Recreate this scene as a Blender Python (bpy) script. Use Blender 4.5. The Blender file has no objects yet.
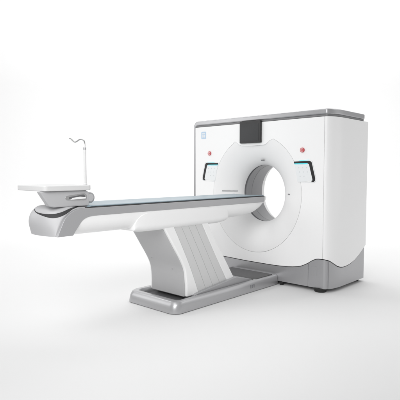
import bpy, bmesh, math
from mathutils import Vector, Matrix
PI = math.pi
scene = bpy.context.scene
C = scene.collection

# ------------------------------------------------------------------ materials
def mat(name, col, rough=0.4, metal=0.0, coat=0.0, bump=0.0, bscale=400.0, vary=0.0, emit=None, estr=0.0, spec=0.5):
    m = bpy.data.materials.new(name); m.use_nodes = True
    nt = m.node_tree; b = nt.nodes['Principled BSDF']
    b.inputs['Base Color'].default_value = (*col, 1)
    b.inputs['Roughness'].default_value = rough
    b.inputs['Metallic'].default_value = metal
    b.inputs['Coat Weight'].default_value = coat
    b.inputs['Coat Roughness'].default_value = 0.12
    b.inputs['Specular IOR Level'].default_value = spec
    tc = nt.nodes.new('ShaderNodeTexCoord')
    n2 = nt.nodes.new('ShaderNodeTexNoise'); n2.inputs['Scale'].default_value = 6.0; n2.inputs['Detail'].default_value = 5
    nt.links.new(tc.outputs['Object'], n2.inputs['Vector'])
    mr = nt.nodes.new('ShaderNodeMapRange')
    mr.inputs['To Min'].default_value = max(0.02, rough - 0.05); mr.inputs['To Max'].default_value = rough + 0.05
    nt.links.new(n2.outputs['Fac'], mr.inputs['Value']); nt.links.new(mr.outputs['Result'], b.inputs['Roughness'])
    if bump:
        n = nt.nodes.new('ShaderNodeTexNoise'); n.inputs['Scale'].default_value = bscale; n.inputs['Detail'].default_value = 3
        nt.links.new(tc.outputs['Object'], n.inputs['Vector'])
        bp = nt.nodes.new('ShaderNodeBump'); bp.inputs['Strength'].default_value = bump; bp.inputs['Distance'].default_value = 0.0006
        nt.links.new(n.outputs['Fac'], bp.inputs['Height']); nt.links.new(bp.outputs['Normal'], b.inputs['Normal'])
    if emit:
        b.inputs['Emission Color'].default_value = (*emit, 1); b.inputs['Emission Strength'].default_value = estr
    return m

M = dict(
    white=mat('white_enamel', (0.89, 0.89, 0.89), 0.42, coat=0.12, bump=0.10, bscale=300),
    traywhite=mat('tray_white', (0.67, 0.67, 0.67), 0.45, bump=0.1, bscale=300),
    ring=mat('white_ring_enamel', (0.84, 0.84, 0.84), 0.6, bump=0.08, bscale=300, spec=0.3),
    bore=mat('bore_liner_grey', (0.30, 0.30, 0.31), 0.4, bump=0.06),
    silver=mat('silver_paint', (0.42, 0.42, 0.43), 0.36, metal=0.35, coat=0.15, bump=0.12, bscale=900),
    skirt=mat('skirt_silver', (0.43, 0.43, 0.44), 0.34, metal=0.65, coat=0.1, bump=0.12, bscale=900),
    plinth=mat('brushed_plinth', (0.46, 0.46, 0.47), 0.33, metal=0.6, coat=0.1, bump=0.15, bscale=700),
    trim=mat('top_trim_silver', (0.42, 0.42, 0.43), 0.32, metal=0.6, bump=0.1, bscale=900),
    endgrey=mat('end_cap_grey', (0.50, 0.50, 0.51), 0.5, metal=0.1, bump=0.12, bscale=800),
    colgrey=mat('column_grey', (0.46, 0.46, 0.465), 0.6, metal=0.0, bump=0.2, bscale=700),
    bellows=mat('panel_light_grey', (0.64, 0.64, 0.64), 0.5, bump=0.15, bscale=600),
    under=mat('band_underlayer_grey', (0.20, 0.20, 0.205), 0.45, metal=0.3),  # darker grey of the top band's lower layer
    pad=mat('dark_pad', (0.10, 0.10, 0.102), 0.55, bump=0.2),
    dark=mat('dark_gap', (0.03, 0.03, 0.032), 0.6),
    well=mat('dark_grey_tray', (0.12, 0.12, 0.125), 0.5, bump=0.2, bscale=500),
    rubber=mat('black_rubber', (0.02, 0.02, 0.02), 0.75, bump=0.3, bscale=500),
    screen=mat('dark_screen_glass', (0.03, 0.031, 0.033), 0.3, spec=0.3),
    bezel=mat('screen_bezel', (0.010, 0.010, 0.011), 0.35),
    cradle=mat('blue_grey_cradle', (0.29, 0.365, 0.41), 0.33),
    cyan=mat('cyan_light', (0.1, 0.7, 0.8), 0.3, emit=(0.05, 0.55, 0.62), estr=0.55),
    red=mat('red_button', (0.55, 0.07, 0.08), 0.35, coat=0.3),
    redlight=mat('button_mark', (0.75, 0.55, 0.55), 0.4),
    blue=mat('pale_blue_emblem', (0.48, 0.62, 0.78), 0.4),
    bluelight=mat('emblem_white', (0.76, 0.79, 0.82), 0.4),
    line=mat('engraved_grey', (0.22, 0.22, 0.23), 0.5),
    panelw=mat('control_panel_white', (0.80, 0.82, 0.83), 0.3, coat=0.2),
    keymark=mat('key_grey', (0.62, 0.64, 0.66), 0.5),
    chrome=mat('polished_metal', (0.6, 0.6, 0.6), 0.2, metal=0.9),
    floor=mat('studio_floor_white', (0.77, 0.77, 0.77), 0.6, bump=0.05, bscale=60, spec=0.25),
)

# ------------------------------------------------------------------ helpers
def thing(name, label, cat, loc):
    o = bpy.data.objects.new(name, None); C.objects.link(o)
    o.location = loc; o.empty_display_size = 0.1
    o['label'] = label; o['category'] = cat
    return o

def root_of(o):
    while o.parent: o = o.parent
    return o

def obj(name, bm, m, parent=None, smooth=35, bevel=0.0, seg=3, label=None):
    if parent is not None:
        off = root_of(parent).location
        bmesh.ops.translate(bm, verts=bm.verts, vec=-Vector(off))
    bmesh.ops.recalc_face_normals(bm, faces=bm.faces)
    me = bpy.data.meshes.new(name); bm.to_mesh(me); bm.free()
    me.materials.append(m)
    o = bpy.data.objects.new(name, me); C.objects.link(o)
    if parent is not None: o.parent = parent
    for p in me.polygons: p.use_smooth = True
    me.set_sharp_from_angle(angle=math.radians(smooth))
    if bevel:
        b = o.modifiers.new('bevel', 'BEVEL'); b.width = bevel; b.segments = seg
        b.limit_method = 'ANGLE'; b.angle_limit = math.radians(40); b.harden_normals = True
    if label: o['label'] = label
    return o

def cutter(bm, origin):
    bmesh.ops.translate(bm, verts=bm.verts, vec=-Vector(origin))
    bmesh.ops.recalc_face_normals(bm, faces=bm.faces)
    me = bpy.data.meshes.new('cutter'); bm.to_mesh(me); bm.free()
    o = bpy.data.objects.new('cutter', me); C.objects.link(o)
    o.location = origin
    return o

def boolean(o, cut, op='DIFFERENCE', smooth=35):
    """bake a boolean into the mesh, then drop the cutter"""
    bev = [(m.width, m.segments) for m in o.modifiers if m.type == 'BEVEL']
    o.modifiers.clear()
    b = o.modifiers.new('b', 'BOOLEAN'); b.operation = op; b.object = cut; b.solver = 'EXACT'
    bpy.context.view_layer.update()
    dg = bpy.context.evaluated_depsgraph_get()
    me = bpy.data.meshes.new_from_object(o.evaluated_get(dg))
    o.modifiers.clear()
    old = o.data; m = old.materials[0]; o.data = me; me.name = old.name
    me.materials.clear(); me.materials.append(m)
    for p in me.polygons: p.material_index = 0; p.use_smooth = True
    me.set_sharp_from_angle(angle=math.radians(smooth))
    bpy.data.objects.remove(cut)
    for w, s in bev:
        bb = o.modifiers.new('bevel', 'BEVEL'); bb.width = w; bb.segments = s
        bb.limit_method = 'ANGLE'; bb.angle_limit = math.radians(40); bb.harden_normals = True

def prism(pts, axis, a, b, bm=None):
    """2-D polygon extruded along axis from a to b. axis 0: pts are (y,z); 1: (x,z); 2: (x,y)"""
    bm = bm or bmesh.new()
    def P(p, t):
        return (t, p[0], p[1]) if axis == 0 else (p[0], t, p[1]) if axis == 1 else (p[0], p[1], t)
    A = [bm.verts.new(P(p, a)) for p in pts]; B = [bm.verts.new(P(p, b)) for p in pts]
    n = len(pts)
    for i in range(n): bm.faces.new((A[i], A[(i+1) % n], B[(i+1) % n], B[i]))
    bm.faces.new(A[::-1]); bm.faces.new(B)
    return bm

def box(x0, x1, y0, y1, z0, z1, bm=None):
    return prism([(x0, y0), (x1, y0), (x1, y1), (x0, y1)], 2, z0, z1, bm)

def loft(rings, closed=True, caps=True, bm=None):
    bm = bm or bmesh.new()
    V = [[bm.verts.new(p) for p in r] for r in rings]
    n = len(rings[0])
    for i in range(len(V) - 1):
        for j in range(n if closed else n - 1):
            k = (j + 1) % n
            bm.faces.new((V[i][j], V[i][k], V[i+1][k], V[i+1][j]))
    if caps:
        bm.faces.new(V[0][::-1]); bm.faces.new(V[-1])
    return bm

def cyl(c, r, h, axis=2, n=48, bm=None, r2=None):
    r2 = r if r2 is None else r2
    rings = []
    for t, rr in ((0, r), (h, r2)):
        ring = []
        for i in range(n):
            a = 2*PI*i/n; u, v = rr*math.cos(a), rr*math.sin(a)
            ring.append({2: (c[0]+u, c[1]+v, c[2]+t), 1: (c[0]+u, c[1]+t, c[2]+v), 0: (c[0]+t, c[1]+u, c[2]+v)}[axis])
        rings.append(ring)
    return loft(rings, bm=bm)

def tube(pts, r, n=16, bm=None):
    pts = [Vector(p) for p in pts]; rings = []
    prev = None
    for i, p in enumerate(pts):
        t = (pts[min(i+1, len(pts)-1)] - pts[max(i-1, 0)]).normalized()
        up = Vector((1, 0, 0)) if prev is None else prev
        u = (up - t*up.dot(t)).normalized(); prev = u; v = t.cross(u)
        rings.append([tuple(p + r*(math.cos(2*PI*k/n)*u + math.sin(2*PI*k/n)*v)) for k in range(n)])
    return loft(rings, bm=bm)

def spline(pts, sub=8, closed=False):
    """Catmull-Rom through the points"""
    out = []; n = len(pts); d = len(pts[0])
    for i in range(n if closed else n - 1):
        g = (lambda k: pts[k % n]) if closed else (lambda k: pts[max(0, min(n-1, k))])
        p0, p1, p2, p3 = g(i-1), g(i), g(i+1), g(i+2)
        for s in range(sub):
            t = s/sub
            out.append(tuple(0.5*((2*p1[c]) + (-p0[c]+p2[c])*t + (2*p0[c]-5*p1[c]+4*p2[c]-p3[c])*t*t + (-p0[c]+3*p1[c]-3*p2[c]+p3[c])*t**3) for c in range(d)))
    if not closed: out.append(tuple(pts[-1]))
    return out

def interp(tab, s):
    """smooth (pchip) interpolation in a table of (s, v)"""
    n = len(tab)
    if s <= tab[0][0]: return tab[0][1]
    if s >= tab[-1][0]: return tab[-1][1]
    h = [tab[i+1][0]-tab[i][0] for i in range(n-1)]; dl = [(tab[i+1][1]-tab[i][1])/h[i] for i in range(n-1)]
    m = [dl[0]] + [0 if dl[i-1]*dl[i] <= 0 else 2*dl[i-1]*dl[i]/(dl[i-1]+dl[i]) for i in range(1, n-1)] + [dl[-1]]
    for i in range(n-1):
        if s <= tab[i+1][0]:
            t = (s-tab[i][0])/h[i]
            return ((2*t**3-3*t*t+1)*tab[i][1] + (t**3-2*t*t+t)*h[i]*m[i] + (-2*t**3+3*t*t)*tab[i+1][1] + (t**3-t*t)*h[i]*m[i+1])

def arc(cx, cy, r, a0, a1, n):
    return [(cx + r*math.cos(math.radians(a0+(a1-a0)*i/n)), cy + r*math.sin(math.radians(a0+(a1-a0)*i/n))) for i in range(n+1)]

def rrect(x0, x1, y0, y1, r, n=6):
    return (arc(x1-r, y1-r, r, 0, 90, n) + arc(x0+r, y1-r, r, 90, 180, n) + arc(x0+r, y0+r, r, 180, 270, n) + arc(x1-r, y0+r, r, 270, 360, n))

# ------------------------------------------------------------------ setting: studio floor curving up into a backdrop
VIEW = Vector((-0.683, 0.730, 0)); SIDE = Vector((0.730, 0.683, 0)); BASE = Vector((0, -0.8, 0))
prof = [(-9, 0), (6.0, 0)] + [(6.0 + 4*math.sin(math.radians(a)), 4 - 4*math.cos(math.radians(a))) for a in range(3, 91, 3)] + [(10, 11)]
bm = bmesh.new(); rows = []
for s in (-16, -8, 0, 8, 16):
    rows.append([bm.verts.new(BASE + VIEW*d + SIDE*s + Vector((0, 0, z))) for d, z in prof])
for i in range(len(rows)-1):
    for j in range(len(prof)-1): bm.faces.new((rows[i][j], rows[i+1][j], rows[i+1][j+1], rows[i][j+1]))
fl = obj('studio_floor', bm, M['floor'], smooth=30)
fl['kind'] = 'structure'

# ------------------------------------------------------------------ the scanner gantry
W, H, D = 0.973, 1.90, 0.865
ZC = 1.0056
G = thing('ct_scanner', 'large white medical scanner ring with round bore, small dark screen and silver base skirt', 'medical scanner', (0, 0.4, 0))

RC, RY = 0.085, 0.235         # right front corner: elliptical, deeper along the side
def earc(cx, cy, rx, ry, a0, a1, n):
    return [(cx + rx*math.cos(math.radians(a0+(a1-a0)*i/n)), cy + ry*math.sin(math.radians(a0+(a1-a0)*i/n))) for i in range(n+1)]
def footprint(inset, x0, d, notches=(), rc=RC):
    """open-ended perimeter from back left, along the left side, the front, the right front corner, the right side, the back"""
    w = W - inset; y0 = inset; y1 = d - inset; x0 = x0 + inset
    pts = []
    N = 16
    pts += [(x0, y1 - (y1-y0)*i/N) for i in range(N)]
    xs = [x0 + (w-rc-x0)*i/70 for i in range(71)]
    front = [(x, y0) for x in xs]
    for (nx, nw, nd) in notches:
        front = [p for p in front if not (nx-nw-0.004 < p[0] < nx+nw+0.004)]
        front += [(nx-nw, y0), (nx-nw+0.001, y0+nd), (nx+nw-0.001, y0+nd), (nx+nw, y0)]
    front.sort(key=lambda p: p[0])
    pts += front
    pts += earc(w-rc, y0+RY, rc, RY, -90, 0, 32)[1:]
    pts += [(w, y0+RY + (y1-0.04-y0-RY)*i/24) for i in range(1, 25)]
    pts += arc(w-0.04, y1-0.04, 0.04, 0, 90, 6)[1:]
    pts += [(w-0.04 + (x0-w+0.04)*i/30, y1) for i in range(1, 30)]
    return pts

XC = W - RC
WX = [(-0.98, .238), (-0.436, .224), (-0.05, .214), (0.25, .213), (0.45, .221), (0.6, .243), (0.7, .287), (0.77, .332), (0.83, .353), (0.885, .354)]
# beyond the corner the table runs on along the side (1 + depth)
WT = [p for p in WX] + [(1.0, .352), (1.03, .345), (1.10, .305), (1.17, .268), (1.235, .252), (1.30, .246), (1.38, .250), (1.52, .275), (1.65, .322), (1.74, .368), (1.83, .418)]
def wave(x, y):
    if y > D-0.03: return 0.415 - (W-x)/(2*W)*0.17
    if x < -0.9: return .238
    if y < 0.03 and x <= .905: return interp(WT, x)
    return interp(WT, 1.0 + y)

def skirted(pts, zlo, zhi, rows=3):
    rings = []
    for k in range(rows+1):
        t = k/rows
        rings.append([(x, y, zlo(x, y)*(1-t) + zhi(x, y)*t) for x, y in pts])
    bm = bmesh.new()
    V = [[bm.verts.new(p) for p in r] for r in rings]; n = len(pts)
    for i in range(rows):
        for j in range(n): bm.faces.new((V[i][j], V[i][(j+1) % n], V[i+1][(j+1) % n], V[i+1][j]))
    for ring, z in ((V[0], None), (V[-1], None)):
        c = bm.verts.new((0.0, D/2, sum(v.co.z for v in ring)/n))
        for j in range(n): bm.faces.new((ring[j], ring[(j+1) % n], c))
    return bm

# outline of the ring cover: an ellipse with a notch under the screen
RX, RZ = 0.622, 0.676
def outline(th, scale=1.0, grow=0.0):
    c, s = math.cos(th), math.sin(th)
    r = 1/math.sqrt((c/RX)**2 + (s/RZ)**2)
    if s > 0.5:
        x = -0.03 + 0
        # notch: height as a function of x, found along this ray
        for _ in range(30):
            xx = r*c
            a = abs(xx + 0.03)
            zn = interp([(0, .552), (.15, .556), (.19, .566), (.225, .592), (.255, .607), (.275, .604), (.31, .592), (.5, .6)], a)
            if a > .28: break
            r2 = zn/s
            r = 0.5*r + 0.5*r2
    return (r + grow)*c, (r + grow)*s
NT = 192
ths = [2*PI*i/NT for i in range(NT)]

# white body shell
bm = skirted(footprint(0, -0.934, D, notches=[(0.880, .0025, .008)]), wave, lambda x, y: 1.820)
body = obj('main_cover', bm, M['white'], G)
hole = prism([(outline(t, grow=0.0026)[0], ZC + outline(t, grow=0.0026)[1]) for t in ths], 1, -0.2, D+0.2)
boolean(body, cutter(hole, (0, 0.4, 0)))

# dark core seen in the joints
bm = skirted(footprint(0.022, -0.93, 0.775, rc=RC-0.01), lambda x, y: 0.12, lambda x, y: 1.8235, rows=1)
core = obj('joint_core', bm, M['dark'], G)
hole = prism([(outline(t, grow=0.03)[0], ZC + outline(t, grow=0.03)[1]) for t in ths], 1, -0.2, D+0.2)
boolean(core, cutter(hole, (0, 0.4, 0)))

# silver base skirt
bm = skirted(footprint(0.004, -0.965, D-0.025, notches=[(0.712, .002, .008)]), lambda x, y: 0.04, lambda x, y: wave(x, y) - 0.009)
skirt = obj('base_skirt', bm, M['skirt'], G)
# upright dark joint at the skirt corner
a = math.radians(-62)
gx, gy = XC + (RC-0.004)*math.cos(a), RY + (RY-0.004)*math.sin(a)
na = math.atan2(math.sin(a)/RY, math.cos(a)/RC)
bm = prism(rrect(-0.009, 0.009, -0.013, 0.03, 0.006, 3), 2, 0.0, 0.6)
bmesh.ops.rotate(bm, verts=bm.verts, cent=(0, 0, 0), matrix=Matrix.Rotation(na-PI/2, 3, 'Z'))
bmesh.ops.translate(bm, verts=bm.verts, vec=(gx, gy, 0))
boolean(skirt, cutter(bm, (0, 0.4, 0)))
# shallow embossed hatch on the skirt's corner block
bm = prism(rrect(0.745, 0.815, 0.17, 0.265, 0.006, 3), 1, 0.0015, 0.02)
obj('service_hatch', bm, M['skirt'], skirt, bevel=0.0012, seg=2)

# silver band: over the top and down the left edge
Lsh = [(-W, 0.24)] + arc(-W+0.085, H-0.085, 0.085, 180, 90, 12) + [(W+0.2, H), (W+0.2, 1.843), (-W+0.075, 1.843)] + arc(-W+0.075, 1.843-0.037, 0.037, 90, 180, 6)[1:] + [(-W+0.037, 0.24)]
cap = obj('top_band', prism(Lsh, 1, -0.3, 1.2), M['trim'], G, bevel=0.014, seg=4)
CD = 0.775
fp = [(-W-0.1, -0.001), (W-RC, -0.001)] + earc(W-RC, RY-0.001, RC, RY, -90, 0, 36)[1:] + arc(W-0.05, CD-0.05, 0.05, 0, 90, 8) + [(-W-0.1, CD)]
boolean(cap, cutter(prism(fp, 2, -0.5, 3), (0, 0.4, 0)), 'INTERSECT')
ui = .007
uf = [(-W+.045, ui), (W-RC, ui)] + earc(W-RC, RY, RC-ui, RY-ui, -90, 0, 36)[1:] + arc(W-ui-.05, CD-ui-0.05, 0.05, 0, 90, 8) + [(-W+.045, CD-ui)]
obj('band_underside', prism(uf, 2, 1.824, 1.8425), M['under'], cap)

# ring cover: flat rim that rolls over into the bore
EX = 1.75
BR, BD = 0.335, 0.21
BRR, BDR = BR + 0.026, 0.26
SX = 0.902
def lip(front):
    rings = []
    NS = 26
    for k in range(NS+1):
        s = math.sin(PI/2*k/NS) if k else 0
        y = (BD if front else BDR)*(1-(max(0, 1-s**EX))**(1/EX))
        ring = []
        for t in ths:
            ox, oz = outline(t); ix, iz = (BR if front else BRR)*SX*math.cos(t), (BR if front else BRR)*math.sin(t)
            ex, ez = RX*math.cos(t), RX*math.sin(t)
            er = 1/math.sqrt((math.cos(t)/RX)**2 + (math.sin(t)/RZ)**2); ex, ez = er*math.cos(t), er*math.sin(t)
            f = max(0, 1-s/.45)**2      # the notch fades out inwards
            bx, bz = ex+(ox-ex)*f, ez+(oz-ez)*f
            ring.append((bx+(ix-bx)*s, (y if front else D-y), ZC + bz+(iz-bz)*s))
        rings.append(ring)
    # return edge so that the joint has depth
    o0 = [(x, (0.03 if front else D-0.03), z) for x, y, z in rings[0]]
    return loft([o0] + rings, caps=False)
ringc = obj('ring_cover', lip(True), M['ring'], G, smooth=50)
obj('rear_ring_cover', lip(False), M['ring'], G, smooth=50)
def boretube(y0, y1, r0, r1=None):
    r1 = r1 or r0
    f = lambda r, y: [(r*SX*math.cos(t), y, ZC + r*math.sin(t)) for t in ths]
    return f(r0, y0), f(r1, y1)
obj('bore_window', loft([*boretube(BD, BD+0.003, BR, BR+0.012), *boretube(BD+0.004, BD+0.034, BR+0.012), *boretube(BD+0.035, BD+0.038, BR+0.012, BR+0.002)], caps=False), M['line'], G)
obj('bore_tube', loft([*boretube(BD+0.038, BD+0.15, BR+0.002), *boretube(BD+0.152, BD+0.156, BR+0.008), *boretube(BD+0.158, D-BDR+.001, BR+0.002, BRR)], caps=False), M['bore'], G, smooth=25)

# screen under the top band
sc = obj('display_screen', prism(rrect(-0.196, 0.100, 1.588, 1.838, 0.006, 3), 1, -0.030, 0.05), M['bezel'], G, bevel=0.004)
obj('screen_glass', prism(rrect(-0.178, 0.078, 1.612, 1.806, 0.004, 3), 1, -0.0315, -0.028), M['screen'], sc)

# touch panels on both sides of the ring
def panel(sg):
    X = lambda x: sg*x - 0.012
    pn = obj('control_panel', prism([(X(.548), 1.336), (X(.722), 1.340), (X(.765), 1.172), (X(.752), 1.160), (X(.585), 1.146)], 1, -0.003, 0.012), M['panelw'], G, bevel=0.003)
    fr = [(.538, 1.346), (.538, 1.367), (.728, 1.371), (.748, 1.361), (.753, 1.347), (.795, 1.186), (.793, 1.166), (.780, 1.152), (.752, 1.149), (.752, 1.158), (.762, 1.166), (.762, 1.18), (.720, 1.334), (.710, 1.344), (.70, 1.346)]
    f = obj('panel_frame', prism([(X(x), z) for x, z in fr], 1, -0.004, 0.012), M['bezel'], pn, bevel=0.002)
    obj('light_strip', prism([(X(.545), 1.3385), (X(.545), 1.3455), (X(.700), 1.3455), (X(.708), 1.3385)], 1, -0.0055, 0.01), M['cyan'], pn)
    obj('upper_glow_wash', prism([(X(.60), 1.3735), (X(.60), 1.3785), (X(.722), 1.3835), (X(.722), 1.3785)], 1, -0.002, 0.01), M['cyan'], pn)  # soft cyan glow above the bar, put in as a faint emissive strip
    for r in range(3):
        for c in range(3):
            if (r, c) in ((2, 2),): continue
            x = .60 + c*.047 + r*.008; z = 1.300 - r*.045
            obj('touch_key', prism([(X(x)+u, z+v) for u, v in arc(0, 0, .0055, 0, 360, 14)[:-1]], 1, -0.0042, 0.0), M['keymark'], pn)
    # outer shallow rim line around the frame
    rim = [(.752, 1.377), (.760, 1.367), (.806, 1.186), (.803, 1.160), (.786, 1.143), (.60, 1.137)]
    rim2 = [(x*1 - (.003 if x > .7 else 0), z - .003 if z > 1.3 else z + .003) for x, z in rim][::-1]
    obj('panel_rim', prism([(X(x), z) for x, z in rim + rim2], 1, -0.001, 0.01), M['keymark'], pn)
panel(1); panel(-1)

# red buttons
for x in (-0.690, 0.628):
    b = obj('red_button', cyl((x, -0.012, 1.487), 0.026, 0.02, 1, 40), M['red'], G, bevel=0.004)
    bm = bmesh.new()
    prism([(x+u, 1.487+v) for u, v in arc(0, 0, .017, 35, 325, 20) + arc(0, 0, .011, 325, 35, 20)], 1, -0.0126, -0.010, bm)
    prism([(x-.003, 1.481), (x+.003, 1.481), (x+.003, 1.499), (x-.003, 1.499)], 1, -0.0126, -0.010, bm)
    obj('button_mark', bm, M['redlight'], b)

# pale blue emblem in the upper left corner
e = obj('emblem', prism(rrect(-0.832, -0.752, 1.672, 1.762, 0.012, 4), 1, -0.002, 0.01), M['blue'], G)
bm = bmesh.new()
prism(rrect(-0.818, -0.766, 1.728, 1.744, 0.005, 3), 1, -0.003, 0.0, bm)
prism(rrect(-0.820, -0.806, 1.688, 1.722, 0.005, 3), 1, -0.003, 0.0, bm)
prism(rrect(-0.796, -0.764, 1.688, 1.722, 0.008, 3), 1, -0.003, 0.0, bm)
obj('emblem_mark', bm, M['bluelight'], e)

# small marks round the ring: positioning light slots
def on_lip(x, dz):   # depth of the ring cover at a point (x, ZC+dz)
    t = math.atan2(dz, x); ox, oz = outline(t); ro = math.hypot(ox, oz)
    ix, iz = BR*SX*math.cos(t), BR*math.sin(t); ri = math.hypot(ix, iz)
    s = min(1, max(0, (ro - math.hypot(x, dz))/(ro-ri)))
    return BD*(1-(1-s**EX)**(1/EX))
def slot(x0, x1, z0, z1, m='line', name='laser_slot'):
    bm = bmesh.new(); n = 32
    lo = []; hi = []
    for i in range(n+1):
        x = x0+(x1-x0)*i/n
        lo.append((x, on_lip(x, z0-ZC)-0.005, z0)); hi.append((x, on_lip(x, z1-ZC)-0.005, z1))
    front = lo + hi[::-1]; back = [(x, y+0.012, z) for x, y, z in front]
    loft([front, back], bm=bm)
    obj(name, bm, M[m], G, smooth=20)
slot(0.415, 0.450, 1.004, 1.016)
slot(-0.50, -0.34, 1.018, 1.029)
slot(0.030, 0.075, 1.385, 1.397)

# feet
for x, y in ((0.835, 0.045), (0.372, 0.020), (-0.85, 0.08), (0.86, D-0.10), (-0.85, D-0.10)):
    r = 0.065 if abs(x) > .5 else 0.024
    bm = cyl((x, y, 0.0), r*0.93, 0.020, r2=r); cyl((x, y, 0.020), r, 0.022, bm=bm)
    obj('rubber_foot', bm, M['rubber'], G, bevel=0.003)

# ------------------------------------------------------------------ the patient table
T = thing('patient_table', 'long white patient table with pale blue top on a slanted column and silver plinth', 'patient table', (0, -1.0, 0))
TW = 0.24

# shell: cross-sections along Y
def sec(y, w, zt, zb, rc, n=8, sag=0.0):
    pts = [(w, zt)] + [(w-rc+rc*math.cos(math.radians(a)), zb+rc+rc*math.sin(math.radians(a))) for a in [-90*i/n for i in range(n+1)]]
    pts = pts + [(-x, z) for x, z in pts[::-1]]
    return [(x, y, z) for x, z in pts]
ss = []
tab = [(-2.50, .786), (-2.2, .784), (-1.2, .783), (-.60, .786), (-.42, .795), (-.30, .810), (-.22, .838), (-.165, .872), (-.125, .912), (-.105, .940)]
ys = [-2.50, -2.2, -1.9, -1.5, -1.1, -.8, -.6] + [-.58 + .476*i/20 for i in range(21)]
for y in ys:
    zb = interp(tab, y)
    w = TW - max(0, (y+.30))*0.08
    ss.append(sec(y, w, .976, zb, min(.10, (.976-zb)*.55)))
shell = obj('table_shell', loft(ss), M['white'], T, smooth=50)

# saddle: deeper white housing over the column
sad = []
def sadsec(y, w, zt, zb):
    rc = min(.055, (zt-zb)*.45)
    return sec(y, w, zt, zb, max(rc, .004))
for i in range(15):
    t = i/14; a = PI/2*t
    y = -1.955 + .17*(1-math.cos(a))
    sad.append(sadsec(y, TW-.006 + .018*math.sin(a)**.7, .80 + .115*math.sin(a), .775 - .022*math.sin(a)))
for y in (-1.6, -1.35, -1.1): sad.append(sadsec(y, TW+.012, .915, .752))
for i in range(13):
    t = i/12; a = PI/2*t
    y = -.95 + .20*math.sin(a)
    sad.append(sadsec(y, TW+.012 - .018*(1-math.cos(a)), .915 - .06*t, .752 + .03*(1-math.cos(a))))
obj('saddle_housing', loft(sad), M['white'], T, smooth=50)

# silver side rails with the swept foot end
PA = [(-2.30, .986), (-2.434, .986), (-2.51, .975), (-2.585, .928), (-2.626, .858), (-2.656, .791)]
PAs = [PA[0]] + spline(PA[1:], 6)
low = spline([(-2.53, .791), (-2.487, .851), (-2.452, .893), (-2.41, .915), (-2.355, .924), (-2.25, .925)], 6)
for sg in (1, -1):
    poly = [(y + (.055 if sg < 0 and y < -2.4 else 0), z) for y, z in PAs + low[:12]] + low[12:] + [(-.16, .925), (-.142, .932), (-.135, .986)]
    rail = obj('side_rail', prism(poly, 0, sg*(TW-.03), sg*(TW+.004)), M['silver'], T, bevel=0.003, seg=2)
    obj('rail_groove', box(min(sg*(TW-.01), sg*(TW+.0015)), max(sg*(TW-.01), sg*(TW+.0015)), -2.42, -.135, .9865, .992), M['dark'], rail)
    tip = [(-.1345, .93), (-.12, .94), (-.104, .965), (-.102, .978), (-.108, .987), (-.1345, .987)]
    obj('rail_tip', prism(tip, 0, sg*(TW-.03), sg*(TW+.003)), M['white'], T, bevel=0.003, seg=2)

REC = (0.045, -2.545, .164, .158)
TON = (0.040, -2.545, .151, .154)
# foot end cap: rounded surface between the two swept edges
PB = [(-2.30, .998), (-2.50, .999), (-2.635, .994), (-2.700, .960), (-2.722, .885), (-2.695, .791)]
NB = [PB[0]] + spline(PB[1:], 6)
rows = []
XE = TW - .030
pull = lambda x: .055*max(0, -x/XE)**2
for i in range(65):
    u = -1 + 2*i/64
    w = (1-abs(u)**2.6)
    top = [(a[0]*(1-w)+b[0]*w, a[1]*(1-w)+b[1]*w) for a, b in zip(PAs, NB)]
    ring = [(u*XE, y + pull(u*XE), z) for y, z in top] + [(u*XE, -2.53, .791), (u*XE, -2.44, .90), (u*XE, -2.30, .93)]
    rows.append(ring)
cap2 = obj('foot_end_cap', loft(rows), M['endgrey'], T, smooth=60)

def ellipsoid(c, s, n=32, m=18, zmin=-1):
    rings = []
    for i in range(1, m):
        ph = PI*i/m
        rings.append([(c[0]+s[0]*math.sin(ph)*math.cos(2*PI*k/n), c[1]+s[1]*math.sin(ph)*math.sin(2*PI*k/n), c[2]+s[2]*math.cos(ph)) for k in range(n)])
    return loft(rings)
def surf(x, y):
    u = max(-1, min(1, x/XE)); w = 1-abs(u)**2.6
    tab = [(a[0]*(1-w)+b[0]*w + pull(x), a[1]*(1-w)+b[1]*w) for a, b in zip(PAs, NB)]
    tab = [(yy, z) for yy, z in tab]
    for (y0, z0), (y1, z1) in zip(tab, tab[1:]):
        if y1 <= y <= y0: return z0 + (z1-z0)*(y-y0)/(y1-y0) if y1 != y0 else z0
    return tab[0][1] if y > tab[0][0] else .80
def patch(cx, cy, rx, ry, lift, dome, n=72, m=14):
    rings = []
    for k in range(m+1):
        q = 1-k/m if k < m else .02
        ring = []
        for i in range(n):
            a = 2*PI*i/n; bx, by = cx+rx*math.cos(a), cy+ry*math.sin(a)
            x, y = cx+rx*q*math.cos(a), cy+ry*q*math.sin(a)
            z = surf(x, y) + lift
            if dome:
                e = surf(bx, by) + lift; d = dome - e
                z = max(e + d*(1-q**3.0)**.55, z)
            ring.append((x, y, z))
        rings.append(ring)
    low = [(x, y, z-.012) for x, y, z in rings[0]]
    return loft([low] + rings)
obj('foot_recess', patch(*REC, .0035, 0), M['dark'], T, smooth=60)
obj('cradle_tongue', patch(*TON, .0065, 1.008), M['endgrey'], T, smooth=60)

# cradle surface
cr = [(-.205, .9895), (.205, .9895), (.213, .993), (.213, .999), (.205, 1.003), (.15, .9995), (0, .996), (-.15, .9995), (-.205, 1.003), (-.213, .999), (-.213, .993)]
obj('cradle_surface', prism(cr, 1, -2.36, -.112), M['cradle'], T, bevel=0.0015, seg=2)
obj('cradle_base', box(-.222, .222, -2.36, -.125, .970, .9885), M['dark'], T)

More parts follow.
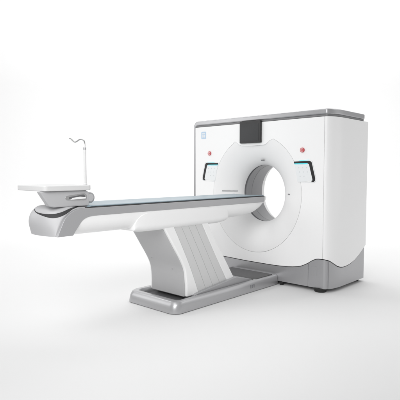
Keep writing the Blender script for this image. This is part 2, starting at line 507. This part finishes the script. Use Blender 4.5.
# column
E1 = [(-1.655, .80), (-1.60, .72), (-1.50, .568), (-1.405, .42), (-1.372, .345), (-1.360, .27), (-1.355, .19), (-1.355, .10)]
E2 = [(-.605, .10), (-.672, .198), (-.81, .40), (-.955, .60), (-1.035, .736), (-1.07, .80)]
E1s = spline(E1, 5); E2s = spline(E2, 5)
CW = 0.205
obj('column_core', prism(E1s + [(y-.03, z) for y, z in E2s], 0, -CW-.04, CW), M['colgrey'], T, bevel=0.02, seg=4)
for sx, sz in ((.066, .349), (-.185, .43)):
    ye = interp([(p[1], p[0]) for p in sorted(E1, key=lambda p: p[1])], sz)
    obj('screw_cap', cyl((sx, ye-.0025, sz), .0075, .02, 1, 20), M['silver'], T, bevel=0.001, seg=2)
def edge(E, z):   # y on an edge at height z
    E = sorted(E, key=lambda p: p[1])
    return interp([(p[1], p[0]) for p in E], z)
zs = [.10 + (.80-.10)*i/40 for i in range(41)]
def band(f0, f1):
    return [(f0(z), z) for z in zs] + [(f1(z), z) for z in zs[::-1]]
yl = lambda z: edge(E1, z) + .012
yr = lambda z: edge(E2, z)
pa = lambda z: interp([(.10, -1.175), (.155, -1.197), (.40, -1.305), (.756, -1.493), (.80, -1.517)], z)      # panel left edge
pb = lambda z: interp([(.10, -.728), (.186, -.782), (.484, -.966), (.738, -1.118), (.80, -1.155)], z)
for sg in (1, -1):
    s0, s1 = sorted((sg*(CW-.02), sg*(CW+.028))) if sg > 0 else (-CW-.068, -CW-.02)
    obj('column_cover', prism(band(yl, lambda z: pa(z)), 0, s0, s1), M['white'], T, bevel=0.012, seg=4)
    obj('column_cover', prism(band(lambda z: pb(z), yr), 0, s0, s1), M['white'], T, bevel=0.006, seg=3)
    # light grey panel in four strips with fine grooves between
    bm = bmesh.new()
    s0, s1 = sorted((sg*(CW-.02), sg*(CW+.021))) if sg > 0 else (-CW-.061, -CW-.02)
    for k in range(4):
        t0, t1 = k/4, (k+1)/4
        g0 = .0014
        prism(band(lambda z: pa(z)+(pb(z)-pa(z))*t0 + g0, lambda z: pa(z)+(pb(z)-pa(z))*t1 - g0), 0, s0, s1, bm)
    obj('column_panel', bm, M['bellows'], T, bevel=0.0015, seg=2)

# plinth
BW, Y0, Y1 = 0.335, -1.59, 0.0
def prect(w, y0, y1, r, z, n=8):
    pts = [(w, y1), (-w-.025, y1)] + arc(-w-.025+r, y0+r, r, 180, 270, n) + arc(w-r, y0+r, r, 270, 360, n)
    return [(x, y, z) for x, y in pts]
rings = [prect(BW, Y0, Y1, .085, .006), prect(BW, Y0, Y1, .085, .016), prect(BW-.006, Y0+.012, Y1, .08, .070), prect(BW-.013, Y0+.030, Y1, .08, .102),
         prect(BW-.022, Y0+.042, Y1, .08, .110), prect(BW-.060, Y0+.085, Y1-.02, .05, .110), prect(BW-.066, Y0+.092, Y1-.02, .048, .104), prect(BW-.078, Y0+.12, Y1-.02, .04, .050)]
bm = loft(rings)
obj('floor_plinth', bm, M['plinth'], T, smooth=40)
obj('plinth_tray', prism([(x, y) for x, y, z in prect(BW-.085, Y0+.13, Y1-.025, .04, 0)], 2, .051, .060), M['well'], T, bevel=0.002, seg=2)
# sliding cover plate beside the column
obj('plinth_cover', prism([(-1.27, .062), (-1.27, .110), (-1.22, .122), (-.68, .178), (-.64, .178), (-.385, .114), (-.37, .105), (-.37, .062)], 0, -.262, .262), M['silver'], T, bevel=0.006)
obj('tray_block', prism([(-.33, .061), (-.36, .108), (-.345, .117), (-.05, .117), (-.04, .108), (-.04, .061)], 0, -.29, .292), M['pad'], T, bevel=0.004)
# small grille on the plinth's side
for k in range(3):
    y = -.50 + k*.028
    obj('plinth_vent', prism([(y, .044), (y+.010, .044), (y+.010, .078), (y, .078)], 0, BW-.016, BW-.0012), M['line'], T)
bm = prism([(x, y) for x, y, z in prect(BW-.02, Y0+.02, Y1, .07, 0)], 2, 0.0, .0062)
obj('plinth_pad', bm, M['rubber'], T)

# ------------------------------------------------------------------ accessory tray standing on the foot end
A = thing('accessory_tray', 'flat white tray board on a grey bracket at the foot end of the table', 'tray', (0.14, -2.52, 1.0))
TY = .034
obj('tray_board', prism(rrect(-.215, .205, -2.765+TY, -2.372+TY, .03, 8), 2, 1.117, 1.156), M['traywhite'], A, bevel=0.006)
brk = [(-2.752, 1.1165), (-2.372, 1.1165), (-2.345, 1.10), (-2.345, .998), (-2.64, .998), (-2.680, 1.010)]
br = obj('bracket', prism(brk, 0, .125, .18), M['endgrey'], A, bevel=0.010, seg=4)
# latch recess and lever on the near face
rc = [(-2.535 + .017*math.cos(a), 1.063 + .017*math.sin(a)) for a in [PI/2 + PI*i/10 for i in range(11)]] + [(-2.395 + .027*math.cos(a), 1.068 + .027*math.sin(a)) for a in [-PI/2 + PI*i/10 for i in range(11)]]
obj('latch_recess', prism(rc, 0, .17, .1815), M['chrome'], br, bevel=0.001, seg=2)
ir = [(-2.515 + .007*math.cos(a), 1.063 + .007*math.sin(a)) for a in [PI/2 + PI*i/10 for i in range(11)]] + [(-2.402 + .016*math.cos(a), 1.069 + .016*math.sin(a)) for a in [-PI/2 + PI*i/10 for i in range(11)]]
obj('latch_hollow', prism(ir, 0, .17, .183), M['well'], br)
obj('latch_lever', prism([(-2.51, 1.050), (-2.385, 1.054), (-2.383, 1.064), (-2.43, 1.070), (-2.495, 1.063)], 0, .17, .192), M['white'], br, bevel=0.002, seg=2)
kn = obj('clamp_knob', cyl((.06, -2.335, 1.058), .043, .115, 0, 48), M['silver'], A, bevel=0.008)
obj('knob_cap', cyl((.17, -2.335, 1.058), .030, .009, 0, 40), M['endgrey'], kn, bevel=0.003)

# ------------------------------------------------------------------ drip pole plugged into the tray
px, py = .165, -2.405+TY
P = thing('drip_pole', 'thin white drip pole with a bent wire hook rising from the white tray board', 'drip pole', (px, py, 1.156))
obj('pole', cyl((px, py, 1.156), .0105, .272, 2, 28), M['traywhite'], P, bevel=0.002)
obj('collar', cyl((px, py, 1.422), .0115, .018, 2, 28), M['silver'], P, bevel=0.002)
obj('pole_socket', cyl((px, py, 1.1565), .015, .012, 2, 28), M['traywhite'], P, bevel=0.003)
hk = [(0, 0, 1.455), (0, 0, 1.490), (0, -.006, 1.508), (0, -.022, 1.516), (0, -.042, 1.514), (0, -.060, 1.502), (0, -.078, 1.494), (0, -.094, 1.503), (0, -.108, 1.516), (0, -.126, 1.521)]
obj('hook', tube([(px+x, py+y, z) for x, y, z in [(a, b*1.08, c-.018) for a, b, c in spline(hk, 8)]], .0052), M['chrome'], P, smooth=60)

# ------------------------------------------------------------------ camera
cam = bpy.data.cameras.new('camera'); co = bpy.data.objects.new('camera', cam); C.objects.link(co)
yaw, pitch = 0.7513, 0.0593
co.location = (3.2346, -4.3797, 1.253)
co.rotation_euler = (PI/2 - pitch, 0, yaw)
cam.sensor_width = 36; cam.lens = 468.69/400*36; cam.clip_end = 200
scene.camera = co

# ------------------------------------------------------------------ light
w = bpy.data.worlds.new('World'); scene.world = w; w.use_nodes = True
bg = w.node_tree.nodes['Background']; bg.inputs['Color'].default_value = (1, 1, 1, 1); bg.inputs['Strength'].default_value = 0.45
def area(name, loc, target, size, power, sy=None, spread=180):
    l = bpy.data.lights.new(name, 'AREA'); l.energy = power; l.shape = 'RECTANGLE'; l.size = size; l.size_y = sy or size; l.spread = math.radians(95 if name in ('overhead_softbox', 'left_softbox', 'near_softbox') else spread)
    o = bpy.data.objects.new(name, l); C.objects.link(o); o.location = loc
    o.rotation_euler = (Vector(target)-Vector(loc)).to_track_quat('-Z', 'Y').to_euler()
    return o
area('overhead_softbox', (-0.1, -4.0, 4.4), (-0.1, -0.4, 0.8), 2.2, 13)
area('backdrop_softbox', (-2.6, 2.0, 8.5), (-6.0, 5.5, 1.0), 20.0, 1050, 3.0)
area('left_softbox', (-4.0, -4.5, 2.6), (-0.4, -0.2, 1.2), 2.5, 12)
area('near_softbox', (1.9, -4.4, 2.4), (0.1, -1.3, 0.8), 1.8, 22)
area('right_softbox', (5.0, 2.6, 4.0), (3.0, -0.6, 0), 2.2, 24)
area('rear_softbox', (3.4, 2.6, 1.4), (0.97, 0.7, 1.1), 1.6, 7)

scene.view_settings.view_transform = 'Standard'; scene.view_settings.look = 'None'
scene.view_settings.exposure = 0.06; scene.view_settings.gamma = 1
scene.render.resolution_x = scene.render.resolution_y = 1024
